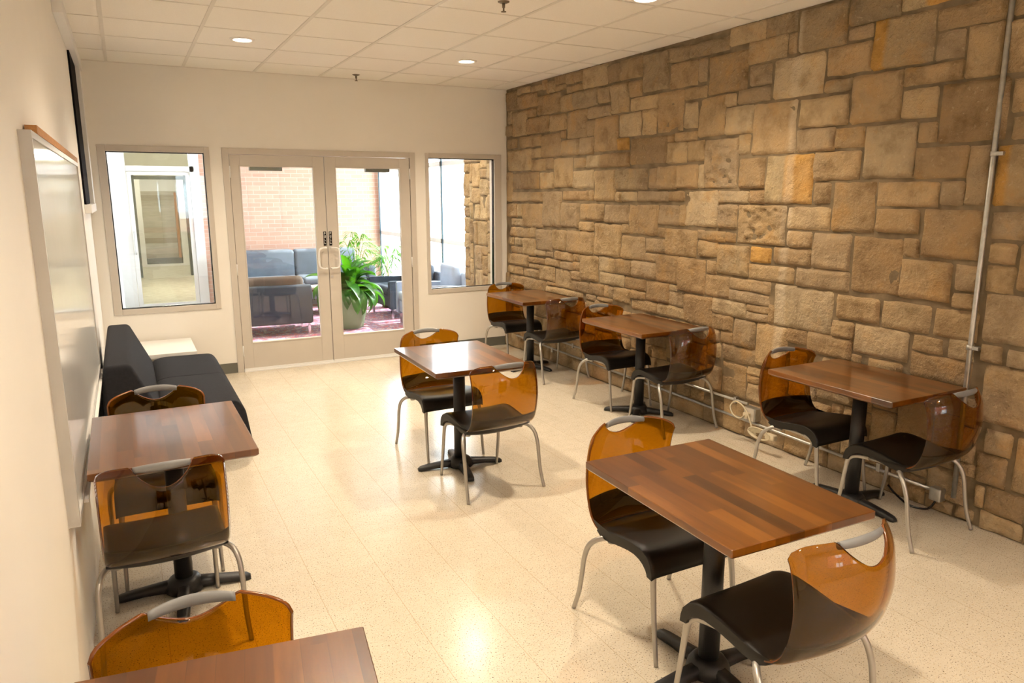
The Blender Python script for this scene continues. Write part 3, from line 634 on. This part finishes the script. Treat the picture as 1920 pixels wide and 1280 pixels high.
chairs=[
 # x,y(center of feet),rot, label
 ((2.340,-5.385),PI,'amber-backed cafe chair at the far side of the large foreground table on the right','chairs at the foreground table'),
 ((2.275,-6.035),R(2.5),'amber-backed cafe chair nearest the camera at the lower right, facing away','chairs at the foreground table'),
 ((2.352,-3.015),PI,'amber-backed cafe chair on the door side of the table standing alone mid-floor','chairs at the middle table'),
 ((2.365,-3.70),R(3),'amber-backed cafe chair seen from behind at the table standing alone mid-floor','chairs at the middle table'),
 ((4.065,-4.665),PI,'amber-backed cafe chair beside the wall outlet and cream cord, at the nearest stone wall table','chairs along the stone wall'),
 ((4.065,-5.25),R(2),'amber-backed cafe chair under the vertical pipe at the nearest stone wall table','chairs along the stone wall'),
 ((4.09,-2.615),PI,'amber-backed cafe chair on the door side of the middle stone wall table','chairs along the stone wall'),
 ((4.09,-3.33),R(2),'amber-backed cafe chair on the near side of the middle stone wall table','chairs along the stone wall'),
 ((4.09,-.80),PI,'amber-backed cafe chair in the far corner below the right window','chairs along the stone wall'),
 ((4.09,-1.59),R(2),'amber-backed cafe chair on the near side of the farthest stone wall table','chairs along the stone wall'),
 ((.590,-3.87),PI,'amber-backed cafe chair squeezed between the sofa and the whiteboard table','chairs along the left wall'),
 ((.560,-4.50),R(2),'amber-backed cafe chair seen from behind below the whiteboard','chairs along the left wall'),
 ((.590,-6.065),PI,'amber-backed cafe chair cropped by the bottom edge at the lower left','chairs along the left wall'),
]
c0=None
for (x,y),rz,lab,grp in chairs:
    if c0 is None:
        c0=make_chair(lab); c0.location=(x,y,0); c0.rotation_euler.z=rz; c0['group']=grp
    else: dup(c0,(x,y,0),rz,lab,grp)

# ---------------- tables ----------------
def make_table(label):
    t=thing('cafe_table',label,'table')
    a,b=.30,.395
    mb=MB(); zt=.740
    def ring(ax,by,z,r):
        L=[]
        for cx,cy,a0 in ((ax-r,by-r,0),(-ax+r,by-r,90),(-ax+r,-by+r,180),(ax-r,-by+r,270)):
            for i in range(5):
                q=R(a0+90*i/4); L.append((cx+r*math.cos(q),cy+r*math.sin(q),z))
        return L
    mb.loft([ring(a-.020,b-.020,zt-.040,.006),ring(a-.004,b-.004,zt-.030,.008),ring(a,b,zt-.024,.003),ring(a,b,zt-.002,.003),ring(a-.002,b-.002,zt,.003)],smooth=False)
    mb.build('tabletop',m_wood,t)
    MB().cyl(0,0,.03,.69,.038,28).build('pedestal',m_iron,t)
    MB().box(-.16,.16,-.13,.13,.685,.701).build('mounting_plate',m_iron,t)
    mb=MB(); mb.lathe([(.0,.072),(.05,.072),(.062,.064),(.075,.045),(.082,.012),(.0,.012)],n=28)
    for k in range(4):
        q=k*PI/2; loops=[]
        for r_,w_,z0,z1 in ((.03,.034,.010,.058),(.09,.030,.014,.052),(.16,.027,.014,.044),(.225,.026,.008,.036),(.262,.024,.004,.028),(.278,.016,.003,.018)):
            L=[]
            for u,v in ((-1,0),(-.9,.75),(-.55,1),(.55,1),(.9,.75),(1,0)):
                L.append((r_,u*w_,z0+(z1-z0)*v))
            loops.append([(p[0]*math.cos(q)-p[1]*math.sin(q),p[0]*math.sin(q)+p[1]*math.cos(q),p[2]) for p in L])
        mb.loft(loops,cap=True)
    mb.build('cross_base',m_iron,t)
    return t
tables=[
 ((2.290,-5.735),R(-1.5),R(3),'reddish-brown cafe table nearest the camera on the right'),
 ((2.322,-3.385),R(-1.5),R(-8),'cafe table standing alone in the middle of the floor'),
 ((4.060,-4.965),0,R(0),'stained wooden cafe table nearest the vertical pipe on the stone wall'),
 ((4.07,-2.975),0,R(45),'stained wooden cafe table second from the right window on the stone wall'),
 ((4.07,-1.170),0,R(20),'stained wooden cafe table in the far corner below the right window'),
 ((.620,-4.205),R(.5),R(-6),'cafe table beside the whiteboard with a bright window reflection'),
 ((.590,-6.345),R(-8),R(2),'cafe table corner cropped by the bottom edge at the lower left'),
]
t0=None
for (x,y),rz,rb,lab in tables:
    if t0 is None:
        t0=make_table(lab); t0.location=(x,y,0); t0.rotation_euler.z=rz; r=t0; t0['group']='cafe tables'
    else: r=dup(t0,(x,y,0),rz,lab,'cafe tables')
    for ch in r.children:
        if ch.name.startswith('cross_base'): ch.rotation_euler.z=rb

# ---------------- whiteboard ----------------
t=thing('whiteboard','large framed whiteboard hung on the left wall','whiteboard',(XL,-3.515,.64))
y0,y1=-1.315,1.315; hh=1.29; d=.036
MB().box(.001,d-.006,y0+.02,y1-.02,.02,hh-.02).build('panel',m_board,t)
MB().box(.0,d,y0,y0+.020,0,hh).box(.0,d,y1-.02,y1,0,hh).box(.0,d,y0+.02,y1-.02,0,.022).box(.0,d,y0+.02,y1-.02,hh-.022,hh).build('frame',m_alu2,t)
MB().box(.004,d+.002,y0+.18,y1-.01,hh,hh+.028).build('map_rail',m_cork,t)
MB().box(.004,d+.014,y0+.25,y1-.05,-.012,.0).build('pen_tray',m_alup,t)

# ---------------- sofa and side table ----------------
t=thing('bench_sofa','armless charcoal sofa with a slanted back along the left wall','sofa',(XL+.02,-1.78,0))
def extr(prof_,y0,y1,r=.03,n=8):
    # rounded-ended extrusion of a closed xz profile
    mb=MB(); cx=sum(p[0] for p in prof_)/len(prof_); cz=sum(p[1] for p in prof_)/len(prof_)
    loops=[]
    for i in range(5):
        a=PI/2*i/4; ins=r*(1-math.sin(a)); yy=y0+r*(1-math.cos(a))
        loops.append((ins,yy))
    for i in range(5):
        a=PI/2*(4-i)/4; loops.append((r*(1-math.sin(a)),y1-r*(1-math.cos(a))))
    L=[]
    for ins,yy in loops:
        row=[]
        for (x,z) in prof_:
            dx,dz=x-cx,z-cz; d=math.hypot(dx,dz) or 1
            row.append((x-dx/d*ins,yy,z-dz/d*ins))
        L.append(row)
    return mb.loft(L)
def rpoly(pts,r=.03,n=4):
    out=[]
    P=[Vector(p) for p in pts]
    for i in range(len(P)):
        a,b,c=P[i-1],P[i],P[(i+1)%len(P)]
        u=(a-b).normalized(); v=(c-b).normalized(); rr=min(r,(a-b).length*.45,(c-b).length*.45)
        for k in range(n+1):
            s=k/n; p=b+u*rr*(1-s)**2+v*rr*s**2; out.append((p.x,p.y))
    return out
back=rpoly([(.03,.10),(.02,.47),(.04,.72),(.19,.72),(.36,.34),(.36,.10)],.03)
extr(back[::-1],-.82,.83,.03).build('back_cushion',m_sofa,t)
seat=rpoly([(.33,.10),(.33,.40),(.42,.42),(.79,.415),(.835,.35),(.87,.10)],.045)
for a,b in ((-.82,.05),(.052,.83)):
    extr(seat[::-1],a,b,.012).build('seat_cushion',m_sofa,t)
MB().box(.05,.80,-.76,.77,.0,.10).build('plinth',m_black,t)
t=thing('side_table','low white square side table between the sofa and the back wall','side table',(.64,-.385,0))
o=MB().box(-.345,.345,-.345,.345,.362,.40).build('tabletop',M('white_laminate',(.86,.85,.83),.35),t); bevel(o,.003)
for sx in (-1,1):
    for sy in (-1,1): MB().box(sx*.31-.015,sx*.31+.015,sy*.31-.015,sy*.31+.015,0,.362).build('leg',m_leg,t)

# ---------------- ceiling fixtures ----------------
places=['above the left part of the room by the left window','near the stone wall by the right window','above the nearest stone wall table','above the whiteboard table','above the lower left table','behind the camera on the right','behind the camera on the left']
l0=None
LP=['in the lobby ceiling beyond the right window','in the lobby ceiling beyond the double door']
for (x,y),pl in zip(DOWN+LOBBY_FILL,places+LP):
    lab='round recessed downlight glowing '+pl
    if l0 is None:
        l0=thing('recessed_downlight',lab,'ceiling light',(x,y,H),group='recessed downlights')
        MB().lathe([(.062,-.004),(.066,-.010),(.085,-.008),(.09,-.001),(.09,.0)],n=40).build('trim_ring',m_lamptrim,l0)
        MB().lathe([(.0,-.006),(.03,-.008),(.062,-.004)],n=32).build('lens',m_bulb,l0)
    else: dup(l0,(x,y,H if y<0 else 2.95),0,lab,'recessed downlights')
s0=None
for (x,y),pl in (((2.668,-3.35),'cut by the top edge of the photo'),((2.636,-.276),'close to the wall above the double door')):
    lab='small metal sprinkler head hanging from the ceiling, '+pl
    if s0 is None:
        s0=thing('sprinkler_head',lab,'sprinkler',(x,y,H),group='sprinkler heads')
        MB().lathe([(.036,0),(.035,-.004),(.02,-.010),(.0,-.010)],n=24).build('escutcheon',m_bronze,s0)
        MB().tube([(0,0,-.008),(0,0,-.035)],.009).tube([(0,0,-.035),(.0,0,-.056)],.005).build('nozzle',m_bronze,s0)
        MB().lathe([(0,-.056),(.016,-.056),(.016,-.059),(0,-.059)],n=16).build('deflector',m_bronze,s0)
    else: dup(s0,(x,y,H),0,lab,'sprinkler heads')

# ---------------- wall services ----------------
px=XR-.032
o=MB().tube([(px,-5.335,H),(px,-5.34,1.0),(px,-5.35,.12)],.0125,n=14).build('conduit_pipe',m_galv); tag(o,'vertical metal conduit pipe running up the stone wall to the ceiling','pipe')
for z in (1.93,.95):
    MB().tube([(px,-5.338,z-.012),(px,-5.338,z+.012)],.0165,n=14).box(px-.008,px+.02,-5.385,-5.335,z-.009,z+.009).build('pipe_strap',m_galv,o)
o=MB().tube([(px,-.35,.263),(px,-2.0,.254),(px,-3.84,.257)],.010,n=12).build('conduit_pipe',m_galv); tag(o,'upper of the two horizontal conduits low on the stone wall','pipe')
for y in (-1.5,-2.9,-3.72): MB().box(px-.012,px+.02,y-.012,y+.012,.235,.28).build('pipe_strap',m_galv,o)
o=MB().tube([(px,-.30,.158),(px,-3.6,.134),(px,-5.25,.122)],.010,n=12).build('conduit_pipe',m_galv); tag(o,'lower of the two horizontal conduits low on the stone wall','pipe')
for y in (-1.1,-2.6,-4.9): MB().box(px-.012,px+.02,y-.012,y+.012,.115,.165).build('pipe_strap',m_galv,o)
o=MB().rbox(XR-.07,XR-.01,-5.30,-5.235,.075,.15,.008).build('junction_box',m_galv); tag(o,'small metal junction box at the end of the lower conduit','junction box')
t=thing('outlet_box','galvanised outlet box on the stone wall above the coiled cream cord','outlet',(XR-.045,-3.90,.20))
bevel(MB().box(-.03,.03,-.055,.055,-.045,.05).build('box',m_galv,t),.004)
MB().box(-.034,-.03,-.045,.045,-.04,.045).build('cover_plate',m_frame,t)
# cord with plugs
t=thing('power_cord','coiled cream extension cord hanging from the wall outlet','cord',(XR-.08,-3.90,.20))
MB().rbox(-.04,0,-.022,.022,-.02,.02,.008).build('plug',m_cord,t)
pts=spline([(-.04,0,0),(-.07,.02,-.02),(-.08,.075,0),(-.08,.10,.05),(-.08,.06,.095),(-.08,-.01,.085),(-.08,-.07,.03),(-.085,-.12,-.05),(-.085,-.16,-.09)],6)
mb=MB().tube(pts,.0055,n=8)
for k in range(6):
    a0=k*.5; r1=.045+.006*k
    mb.tube([(-.085-.004*k,-.20+r1*1.3*math.cos(q),-.085+.5*r1*math.sin(q)+.004*k) for q in [2*PI*i/20 for i in range(21)]],.0052,n=7)
mb.build('cable',m_cord,t)
MB().rbox(-.105,-.065,-.33,-.25,-.085,-.045,.008).build('socket_end',m_cord,t)
o=MB().tube(spline([(XR-.05,-4.98,.06),(XR-.07,-5.05,.03),(XR-.09,-5.15,.008),(XR-.07,-5.24,.02),(XR-.05,-5.27,.08)],6),.006,n=8).build('cable',m_black); tag(o,'short black cable sagging to the floor by the junction box','cable')

# ---------------- lobby furniture ----------------
o=MB().box(1.2,4.35,.45,4.2,.0,.010).build('area_rug',m_rug); tag(o,'patterned red and purple rug beyond the glass doors','rug')
def leg4(t,x0,x1,y0,y1,h,m=m_chrome,r=.015):
    for x in (x0,x1):
        for y in (y0,y1): MB().box(x-r,x+r,y-r,y+r,.01,h).build('leg',m,t)
# long sofa against brick wall
t=thing('lobby_sofa','long blue-grey sofa against the brick wall beyond the glass doors','sofa',(2.9,4.35,0))
MB().rbox(-1.15,1.15,-.45,.45,.14,.36,.03).build('base',m_lsofa,t)
for a,b in ((-1.0,.0),(.0,1.0)):
    MB().rbox(a+.003,b-.003,-.44,.22,.36,.47,.04).build('seat_cushion',m_lsofa,t)
    MB().rbox(a+.003,b-.003,.18,.46,.42,.87,.05).build('back_cushion',m_lsofa,t)
MB().rbox(-1.15,-1.0,-.45,.45,.2,.62,.04).build('arm',m_lsofa,t); MB().rbox(1.0,1.15,-.45,.45,.2,.62,.04).build('arm',m_lsofa,t)
leg4(t,-1.05,1.05,-.38,.38,.15)
def armchair(name,label,loc,rz,mat,cm,w=.86,arm=.56,backh=.64):
    t=thing(name,label,'armchair',loc,rz)
    MB().rbox(-w/2+.06,w/2-.06,-.36,.38,.17,.34,.03).build('base',mat,t)
    MB().rbox(-w/2+.08,w/2-.08,-.26,.40,.33,.46,.04).build('seat_cushion',cm,t)
    MB().rbox(-w/2,w/2,-.42,-.34,.15,backh,.03).build('back_panel',mat,t)
    MB().rbox(-w/2+.09,w/2-.09,-.36,-.2,.42,backh+.10,.05).build('back_cushion',cm,t)
    for sx in (-1,1):
        L=[]
        x0,x1=(sx*w/2-(.07 if sx>0 else 0),sx*w/2+(.07 if sx<0 else 0))
        pr=rpoly([(-.36,.15),(-.36,arm),(.40,arm+.03),(.40,.15)],.03)
        MB().loft([[(x0,p[0],p[1]) for p in pr],[(x1,p[0],p[1]) for p in pr]],smooth=False).build('arm',mat,t)
    leg4(t,-w/2+.05,w/2-.05,-.37,.35,.16)
    return t
armchair('lobby_armchair','dark grey armchair seen from behind through the left glass door',(2.08,2.12,0),R(-4),m_dsofa,m_brown,w=.95)
armchair('lobby_armchair','black armchair partly hidden by the potted plant beyond the right glass door',(4.08,2.66,0),R(95),m_dsofa,m_dsofa,w=.8,arm=.52)
armchair('lobby_armchair','pale blue armchair in front of the lobby glass wall, seen through the right window',(4.10,1.62,0),R(88),m_psofa,m_psofa,w=.66,arm=.55,backh=.72)
t=thing('coffee_table','low dark wooden coffee table with papers between the lobby seats','coffee table',(3.0,3.35,0))
MB().rbox(-.4,.4,-.3,.3,.36,.40,.01).build('tabletop',m_dkwood,t)
MB().box(-.36,.36,-.26,.26,.15,.18).build('shelf',m_dkwood,t)
leg4(t,-.36,.36,-.26,.26,.36,m_dkwood,.025)
o=MB().rbox(-.15,.15,-.11,.11,0,.022,.004).build('magazine',m_paper,loc=(2.9,3.3,.4005)); tag(o,'white magazine lying on the dark coffee table','magazine')
# plants
def leaf(mb,base,az,length,width,lift,droop,n=7,fold=.25,stem=.3):
    dirh=Vector((math.cos(az),math.sin(az),0)); side=Vector((-math.sin(az),math.cos(az),0))
    p=Vector(base); ang=lift; step=length*(1-stem)/n
    up=Vector((0,0,1))
    # stem
    sp=[p.copy()]
    for k in range(4):
        p=p+(dirh*math.cos(ang)+up*math.sin(ang))*(length*stem/4); sp.append(p.copy()); ang-=droop*.06
    mb.tube(sp,.004,n=5,m=0)
    L=[];vs=[];fs=[]
    for i in range(n+1):
        u=i/n; wd=width*math.sin(math.pi*min(1,u*.93+.07))**.75*(1-.25*u)
        if i==n: wd=.001
        nr=(up*math.cos(ang)-dirh*math.sin(ang))
        vs+=[p-side*wd/2+nr*wd*fold,p,p+side*wd/2+nr*wd*fold]
        p=p+(dirh*math.cos(ang)+up*math.sin(ang))*step; ang-=droop/n
    for i in range(n):
        a=i*3; fs+=[(a,a+1,a+4,a+3),(a+1,a+2,a+5,a+4)]
    mb.add(vs,fs,0,True)
px_,py_=3.05,1.95
t=thing('potted_peace_lily','large leafy green plant in a sage green pot behind the right glass door','potted plant',(px_,py_,.01))
MB().lathe([(0,0),(.17,0),(.185,.01),(.235,.25),(.255,.40),(.26,.415),(.245,.415),(.235,.37),(0,.37)],n=40).build('pot',m_pot,t)
MB().lathe([(0,.38),(.15,.378),(.236,.372)],n=24).build('soil',m_soil,t)
mb=MB(); rp=random.Random(5)
for k in range(80):
    az=rp.uniform(0,2*PI); q=rp.random()
    leaf(mb,(rp.uniform(-.1,.1),rp.uniform(-.1,.1),.37),az,rp.uniform(.42,.66)+.14*(q>.8),rp.uniform(.12,.19),R(38+50*q),R(60+70*(1-q)+rp.uniform(-10,30)),n=8)
mb.build('foliage',m_leaf,t)
def palm(label,loc,seed,nf,h,reach,mat=m_palm,pot=True):
    t=thing('potted_palm',label,'potted plant',loc); rp=random.Random(seed)
    MB().lathe([(0,0),(.12,0),(.16,.28),(.165,.30),(.15,.30),(.145,.26),(0,.26)],n=28).build('pot',m_dkwood,t)
    mb=MB(); st=MB()
    for k in range(nf):
        az=2*PI*k/nf+rp.uniform(-.3,.3); hh=h*rp.uniform(.7,1.0); rc=reach*rp.uniform(.7,1.1)
        pts=spline([(0,0,.26),(math.cos(az)*rc*.15,math.sin(az)*rc*.15,hh*.6),(math.cos(az)*rc*.55,math.sin(az)*rc*.55,hh),(math.cos(az)*rc,math.sin(az)*rc,hh*.95)],6)
        st.tube(pts,.004,n=5)
        for i in range(8,len(pts)):
            for s_ in (-1,1):
                leaf(mb,tuple(pts[i]),az+s_*(1.0-.5*(i-8)/10),.20,.022,R(rp.uniform(0,25)),R(60),n=4,stem=.02,fold=.05)
    mb.build('foliage',mat,t); st.build('stem',mat,t)
palm('taller feathery palm behind the peace lily in the lobby',(3.42,2.85,.01),3,9,1.2,.26)
palm('feathery potted palm by the lobby glass wall behind the black armchair',(4.10,3.42,.01),8,9,.95,.28)
o=MB().box(0,.09,0,.04,0,.14).build('wall_sensor',m_white,loc=(3.05,4.955,2.28)); tag(o,'small pale blue box high on the lobby brick wall','wall box')
